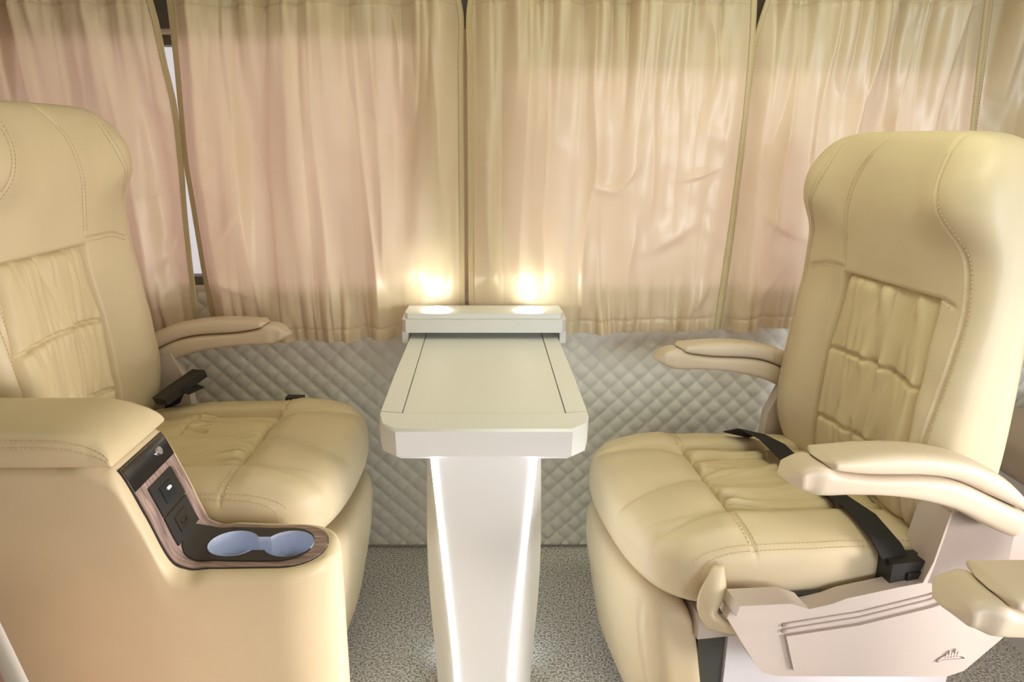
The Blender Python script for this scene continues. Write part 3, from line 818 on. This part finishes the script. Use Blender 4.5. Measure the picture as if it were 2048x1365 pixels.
# ------------------------------------------------------------------ console
def build_console():
    r = empty('side_console', (-.70, .96, 0)); tag(r, 'tan leather side console with wood trim, sockets and lit cup holders', 'console')
    ox, oy = .70, -.96
    yc = .968
    ZL, ZT = .488, .662            # cup ledge, top of the slope
    X1, X2, XF = -.522, -.455, -.226
    def top(x): return interp(x, [(-1.5, ZT), (-.60, ZT), (X1 - .012, ZT), (X1, ZT - .006), ((X1 + X2) / 2, (ZT + ZL) / 2 + .004), (X2 - .006, ZL + .016), (X2 + .014, ZL + .002), (X2 + .05, ZL), (-.22, ZL)])
    rf = .085
    def halfw(x):
        w = .085 - .009 * sstep(-.5, -.25, x)
        q = np.clip((x - (XF - rf)) / rf, 0, 1)
        return w * np.sqrt(np.maximum(1 - q ** 2.4, 1e-5))
    xs = np.r_[np.linspace(-1.35, -.62, 8), np.linspace(-.60, -.42, 70), np.linspace(-.415, XF - rf, 12), XF - rf + rf * np.sin(np.linspace(.05, math.pi / 2, 40))]
    rings = []
    NR = 9
    for x in xs:
        w = float(halfw(x)); t = float(top(x))
        slope = float(sstep(X1 - .05, X1, x) * (1 - sstep(X2 - .005, X2 + .06, x)))
        rr = min(.017 + .012 * slope, w * .95)
        endd = float(np.clip((x - (XF - .020)) / .020, 0, 1)); t -= .020 * (1 - math.sqrt(max(0, 1 - endd ** 2)))
        pts = []
        for z in np.linspace(0, t - rr, 8): pts.append((-w, z))
        for k in range(1, NR + 1):
            a = math.pi / 2 * k / NR; pts.append((-w + rr * (1 - math.cos(a)), t - rr + rr * math.sin(a)))
        left = pts; right = [(-p[0], p[1]) for p in pts[::-1]]
        mid = [(y, t) for y in np.linspace(left[-1][0], right[0][0], 12)[1:-1]]
        rings.append([(x + ox, yc + p[0] + oy, p[1]) for p in left + mid + right])
    P = np.array(rings); n = P.shape[1]
    F = [tuple(f) for f in grid_faces(P.shape[0], n, True)]
    F.append(tuple(range(n))[::-1]); F.append(tuple(range(P.shape[0]*n - n, P.shape[0]*n)))
    bm = bmesh.new(); vs = [bm.verts.new(v) for v in P.reshape(-1, 3)]
    for f in F: bm.faces.new([vs[i] for i in f])
    bmesh.ops.remove_doubles(bm, verts=bm.verts, dist=1e-5)
    body = from_bm('body', bm, M['leather'], r, True, 60)

    # L-shaped wood trim: follows slope and ledge
    def path(n=90):
        q = np.r_[np.linspace(X1 + .004, X2 + .03, 50), np.linspace(X2 + .034, -.245, 40)]
        return q
    q = path(); C = np.stack([q, top(q)], -1)
    dd = np.r_[0, np.cumsum(np.linalg.norm(np.diff(C, axis=0), axis=1))]; Ltot = dd[-1]
    tn = np.gradient(C, axis=0); tn /= np.linalg.norm(tn, axis=1)[:, None]; nn = np.stack([-tn[:, 1], tn[:, 0]], -1)
    nn[nn[:, 1] < 0] *= -1
    Ls = float(np.interp(X2, q, dd))
    def at(sv, y, off):
        x = np.interp(sv, dd, C[:, 0]); z = np.interp(sv, dd, C[:, 1]); a = np.interp(sv, dd, nn[:, 0]); b = np.interp(sv, dd, nn[:, 1])
        return np.stack(np.broadcast_arrays(x + a * off + ox, yc + y + oy, z + b * off), -1)
    def strip(name, s0, s1, wfun, o0, o1, mat, par=r, ns=70, ny=14):
        sv = np.linspace(s0, s1, ns)
        ew = np.linspace(-1, 1, ny)
        S_, Wt = np.meshgrid(sv, ew, indexing='ij'); Y = Wt * wfun(S_)
        topP = at(S_, Y, o1); botP = at(S_, Y, o0)
        PP = np.concatenate([topP, botP[:, ::-1]], 1)
        FF = [tuple(f) for f in grid_faces(ns, 2 * ny, True)]
        FF.append(tuple(range(2*ny))[::-1]); FF.append(tuple(range((ns-1)*2*ny, ns*2*ny)))
        return mesh(name, PP.reshape(-1, 3), FF, mat, par, False)
    def w_trim(s):
        e = np.clip((s - (Ltot - .065)) / .065, 0, 1)
        return (.0655 - .008 * sstep(.12, .30, s)) * np.sqrt(np.maximum(1 - e ** 2.2, 1e-4))
    trim = strip('wood_trim', .002, Ltot, w_trim, -.004, .0022, M['wood'])
    def w_gap(s): return w_trim(s) + .0022
    gasket = strip('trim_gasket', .0, Ltot + .0018, lambda s: np.maximum(w_trim(np.minimum(s, Ltot - 1e-4)) + .0022, .004), -.004, .0012, M['black'])
    disp = strip('control_strip', .003, .040, lambda s: .0652 + 0 * s, .0, .0034, M['gloss'])
    bm = bmesh.new(); bmesh.ops.create_cone(bm, cap_ends=True, segments=24, radius1=.0075, radius2=.0065, depth=.004)
    p = at(.019, .030, .005); a = at(.019, .030, .006) - p
    bm.transform(Matrix.Translation(Vector(p)) @ Vector(a).to_track_quat('Z', 'Y').to_matrix().to_4x4())
    from_bm('push_button', bm, M['chrome'], disp, True)
    def sock(s0, s1, hw, kind):
        so = strip('socket', s0, s1, lambda s: hw + 0 * s, .0, .0052, M['black'], r, 14, 8)
        sm = (s0 + s1) / 2
        strip('socket_recess', sm - .013, sm + .013, lambda s: .017 + 0 * s, .004, .0062, M['gloss'], so, 8, 6)
        return so, sm
    Lr = Ls
    s1_, m1 = sock(Lr * .305, Lr * .60, .038, 0)
    V_, F_ = tube_geo([at(m1 - .003, .001, .0066), at(m1 - .003, .005, .0068), at(m1 - .003, .009, .0066)], .0022, 8)
    ob = mesh('usb_light', V_, F_, M['usb'], s1_, True); ob['label'] = 'small white light'
    s2_, m2 = sock(Lr * .615, Lr * .905, .038, 1)
    V_, F_ = tube_geo([at(m2 + .006 * math.cos(t), .003 + .009 * math.sin(t), .0064) for t in np.linspace(-1.2, 1.2, 12)], .0016, 6)
    mesh('socket_rim', V_, F_, M['gloss'], s2_, True)
    # cup tray: dark plate with two joined wells
    def w_tray(s):
        s0 = Ls - .022; e0 = np.clip((s0 + .05 - s) / .05, 0, 1); e1 = np.clip((s - (Ltot - .022 - .05)) / .05, 0, 1)
        return .046 * np.sqrt(np.maximum(1 - e0 ** 2.3, 1e-4)) * np.sqrt(np.maximum(1 - e1 ** 2.3, 1e-4))
    tray = strip('cup_tray', Ls - .020, Ltot - .022, w_tray, -.003, .0046, M['black'], r, 90, 16)
    # wells cut through tray, trim and body
    c1, c2, rw = -.393, -.306, .0395
    def well_outline(g=0.0, n=40):
        pts = []
        k = math.asin((.020 + g) / (rw + g))
        for t in np.linspace(k, 2 * math.pi - k, n): pts.append((c1 + (rw + g) * math.cos(t), yc + (rw + g) * .93 * math.sin(t)))
        for t in np.linspace(-math.pi + k, math.pi - k, n): pts.append((c2 + (rw + g) * math.cos(t), yc + (rw + g) * .93 * math.sin(t)))
        return [(x + ox, y + oy) for x, y in pts]
    bm = prism_bm(well_outline(), ZL - .085, ZL + .05, 'z'); cut = from_bm('cutter', bm, M['black'], r)
    dg = bpy.context.evaluated_depsgraph_get()
    for ob in (body, trim, tray, gasket):
        md = ob.modifiers.new('wells', 'BOOLEAN'); md.object = cut; md.operation = 'DIFFERENCE'; md.solver = 'EXACT'
        bpy.context.view_layer.update(); dg = bpy.context.evaluated_depsgraph_get()
        me = bpy.data.meshes.new_from_object(ob.evaluated_get(dg)); ob.modifiers.clear(); ob.data = me
    bpy.data.objects.remove(cut, do_unlink=True)
    # lining of the wells
    op = well_outline(-.0008); n = len(op); Vw = []
    zf = ZL - .041
    for z in (ZL + .0042, zf): Vw += [(x, y, z) for x, y in op]
    Fw = [(i, n + i, n + (i + 1) % n, (i + 1) % n) for i in range(n)]
    wl = mesh('cup_well', Vw, Fw, M['cup'], r, False); wl['label'] = 'cup well glowing blue'
    bm = box_bm(c1 + ox, c2 + ox, yc - .026 + oy, yc + .026 + oy, zf - .004, zf); from_bm('well_bridge', bm, M['cup'], wl)
    for cx in (c1, c2):
        bm = bmesh.new(); bmesh.ops.create_cone(bm, cap_ends=True, segments=40, radius1=rw + .002, radius2=rw + .002, depth=.004)
        bmesh.ops.translate(bm, verts=bm.verts, vec=(cx + ox, yc + oy, zf - .001)); from_bm('well_floor', bm, M['cup'], wl, True)
        tv, tf = tube_geo([(cx + ox + .031 * math.cos(a), yc + oy + .029 * math.sin(a), zf + .002) for a in np.linspace(0, 2 * math.pi, 40)], .0035, 8)
        mesh('rubber_ring', tv, tf, M['black'], wl, True)
    # ---- padded top
    px0, pxf = -1.36, -.517
    st = np.r_[np.linspace(px0, -.66, 10), pxf - .10 + .10 * np.sin(np.linspace(0, math.pi / 2, 36))[1:]]
    rings = []
    zb_, zt_ = ZT + .0015, .711
    for x in st:
        e = np.clip((x - (pxf - .10)) / .10, 0, 1)
        t = zb_ + .004 + (zt_ - zb_ - .004) * (1 - e ** 2.6) ** .55 if e < 1 else zb_ + .004
        w = .089 - .003 * e
        rr = min(.030, (t - zb_) * .8)
        pts = [(-w + .004, zb_), (-w, zb_ + .003)]
        for k in range(1, 11):
            a = math.pi / 2 * k / 10; pts.append((-w + rr * (1 - math.cos(a)), max(zb_ + .003, t - rr + rr * math.sin(a) ** 1.2)))
        mid = [(y, t + .003 * (1 - (y / w) ** 2) * (1 - e)) for y in np.linspace(pts[-1][0], -pts[-1][0], 12)[1:-1]]
        full = pts + mid + [(-a, b) for a, b in pts[::-1]]
        rings.append([(x + ox, yc + a + oy, b) for a, b in full])
    P = np.array(rings); n = P.shape[1]
    F = [tuple(f) for f in grid_faces(P.shape[0], n, True)] + [tuple(range(n))[::-1], tuple(range(P.shape[0]*n - n, P.shape[0]*n))]
    pad = mesh('arm_pad', P.reshape(-1, 3), F, M['leather'], r, True)
    pad.data.set_sharp_from_angle(angle=math.radians(60))
    st_ = []
    for idx in (4, 6):
        st_.append(P[:-3, idx] + np.array((0, -.0004, .0007)))
    Vs, Fs = stitch_geo(st_, .004, .0028, .0007); mesh('stitching', Vs, Fs, M['thread'], pad, False)
    # stitched gap line under the pad is left by the 1.5 mm clearance
    # small blue lamps inside the wells
    for cx in (c1, c2):
        L = bpy.data.lights.new('cup_glow', 'POINT'); L.energy = .014; L.color = (.50, .68, 1.0); L.shadow_soft_size = .008
        lo = bpy.data.objects.new('cup_glow', L); link(lo); lo.location = (cx, yc - .014, ZL - .016)
    return r
build_console()

# ------------------------------------------------------------------ neighbours cut by the frame
def build_aisle_arm():
    r = empty('seat_armrest', (.90, .755, 0)); tag(r, 'armrest of an unseen seat reaching over the carpet in front of the plastic side shield', 'armrest')
    Tl = lambda P: np.array(P, float).reshape(-1, 3) * np.array((-1, 1, 1)) + np.array((.000, -.012, -.083))
    s = arm_parts(r, 0.0, Tl, .045)
    for ob in [s] + list(s.children): ob.data.flip_normals()
    bm = prism_bm([(.03, 0), (.20, 0), (.17, .40), (.10, .50), (.04, .45)], -.03, .03, 'y'); bevel(bm, .01, 3); from_bm('support', bm, M['plastic'], r, True)
build_aisle_arm()

def build_corner():
    r = empty('low_panel', (-.66, .56, 0)); tag(r, 'pinkish padded panel with a white edge trim in the lower corner', 'panel')
    ox, oy = .66, -.56
    p = [(-.640, .765), (-.470, .592), (-.62, .40), (-.95, .50), (-.90, .70)]
    bm = prism_bm([(x + ox, y + oy) for x, y in p], 0, .520, 'z'); bevel(bm, .012, 3); from_bm('padding', bm, simple('rose_leather', (.72, .50, .42), .5, .4), r, True)
    Vt, Ft = tube_geo(resample([(-.640 + ox, .765 + oy, .524), (-.470 + ox, .592 + oy, .524)], .01), .010, 10)
    mesh('edge_trim', Vt, Ft, M['white'], r, True)
build_corner()

def build_rear():
    r = empty('bench_seat', (1.45, 1.30, 0)); tag(r, 'brown grey bench cushion just visible behind the seat with the side shield', 'bench')
    sl = Slab(.30, .30, 4, 6, 4, lambda u, v: .07 + 0 * u, lambda u, v: .07 + 0 * u, lambda u, v: 0 * u, lambda u, v, d: np.stack(np.broadcast_arrays(u, v, .43 + d), -1), .07)
    P, F = sl.mesh(60, 90); mesh('cushion', P, F, simple('brown_grey_leather', (.42, .34, .26), .5, .4), r, True)
    bm = box_bm(-.25, .25, -.24, .24, 0, .362); bevel(bm, .01, 2); from_bm('bench_base', bm, M['white'], r, True)
build_rear()

# ------------------------------------------------------------------ lights
def area(name, loc, target, sx_, sy_, energy, col, spread=180):
    L = bpy.data.lights.new(name, 'AREA'); L.shape = 'RECTANGLE'; L.size = sx_; L.size_y = sy_; L.energy = energy; L.color = col
    L.spread = math.radians(spread)
    o = bpy.data.objects.new(name, L); link(o); o.location = loc
    o.rotation_euler = (Vector(target) - Vector(loc)).to_track_quat('-Z', 'Y').to_euler()
    return o
# daylight through doorway and curtained windows, with an added key inside the cabin
area('daylight_area', (2.0, .28, .45), (-.25, .92, .22), .6, .6, 7.2, (1.0, .92, .90), 52)  # added key light inside the cabin, aimed at the console front
area('daylight_area', (1.20, -.70, .98), (.92, 1.05, .80), .7, .7, 3.0, (.76, .88, 1.0), 52)
area('daylight_area', (-.1, -.85, 1.0), (-.1, 1.2, .60), 1.6, 1.1, 2.5, (1.0, .84, .72))
area('tailgate_daylight', (2.25, .22, .95), (-.2, 1.0, .55), 1.15, .95, 5, (.82, .92, 1.0))
area('window_daylight', (.1, 4.6, 1.22), (.1, 1.6, 1.03), 1.9, .9, 64, (1.0, .93, .95))
# ceiling lamps
for x, y, e, hl, where in ((.48, .88, 3.1, .22, 'over the seat with the side shield'), (-1.25, .95, .7, .22, 'over the console seat'), (.22, 1.34, 2.0, .85, 'running along the curtains')):
    c = empty('ceiling_lamp', (x, y, ZC)); tag(c, 'slim ceiling lamp ' + where, 'lamp', 'ceiling lamps')
    hw_ = .05 if hl < .5 else .03
    bm = box_bm(-hl, hl, -hw_, hw_, -.016, -.001); bevel(bm, .004, 2); from_bm('housing', bm, M['white'], c, True)
    bm = box_bm(-hl + .01, hl - .01, -hw_ + .01, hw_ - .01, -.019, -.0161); from_bm('diffuser', bm, M['ceilled'], c, False)
    area('ceiling_light', (x, y, ZC - .025), (x, y + .01, 0), hl * 2 - .04, hw_ * 2 - .02, e, (.95, 1.0, .74))
for x in (-.112, .107):
    L = bpy.data.lights.new('ledge_spot', 'SPOT'); L.energy = .8; L.color = (1, .99, .92); L.spot_size = math.radians(165); L.spot_blend = 1.0; L.shadow_soft_size = .02
    o = bpy.data.objects.new('ledge_spot', L); link(o); o.location = (x, 1.62, .718); o.rotation_euler = (Vector((x * 1.6, 1.70, .80)) - Vector(o.location)).to_track_quat('-Z', 'Y').to_euler()

w = bpy.data.worlds.new('World'); scene.world = w; w.use_nodes = True
bg = w.node_tree.nodes['Background']; bg.inputs[0].default_value = (1.0, .92, .92, 1); bg.inputs[1].default_value = .85

# ------------------------------------------------------------------ camera
cam = bpy.data.cameras.new('camera'); co_ = bpy.data.objects.new('camera', cam); link(co_)
cam.sensor_fit = 'HORIZONTAL'; cam.sensor_width = 36; cam.lens = 1400 / 2048 * 36
cam.shift_x = 56 / 2048
cam.clip_start = .02
co_.location = (0, 0, 1.1); co_.rotation_euler = (math.pi / 2 - math.atan(402 / 1400), 0, 0)
scene.camera = co_
scene.view_settings.view_transform = 'Standard'; scene.view_settings.look = 'None'
scene.view_settings.gamma = 1.0; scene.view_settings.use_curve_mapping = False
scene.view_settings.exposure = 0.0
scene.cycles.use_denoising = True
scene.cycles.max_bounces = 8; scene.cycles.diffuse_bounces = 5; scene.cycles.transmission_bounces = 6; scene.cycles.transparent_max_bounces = 8
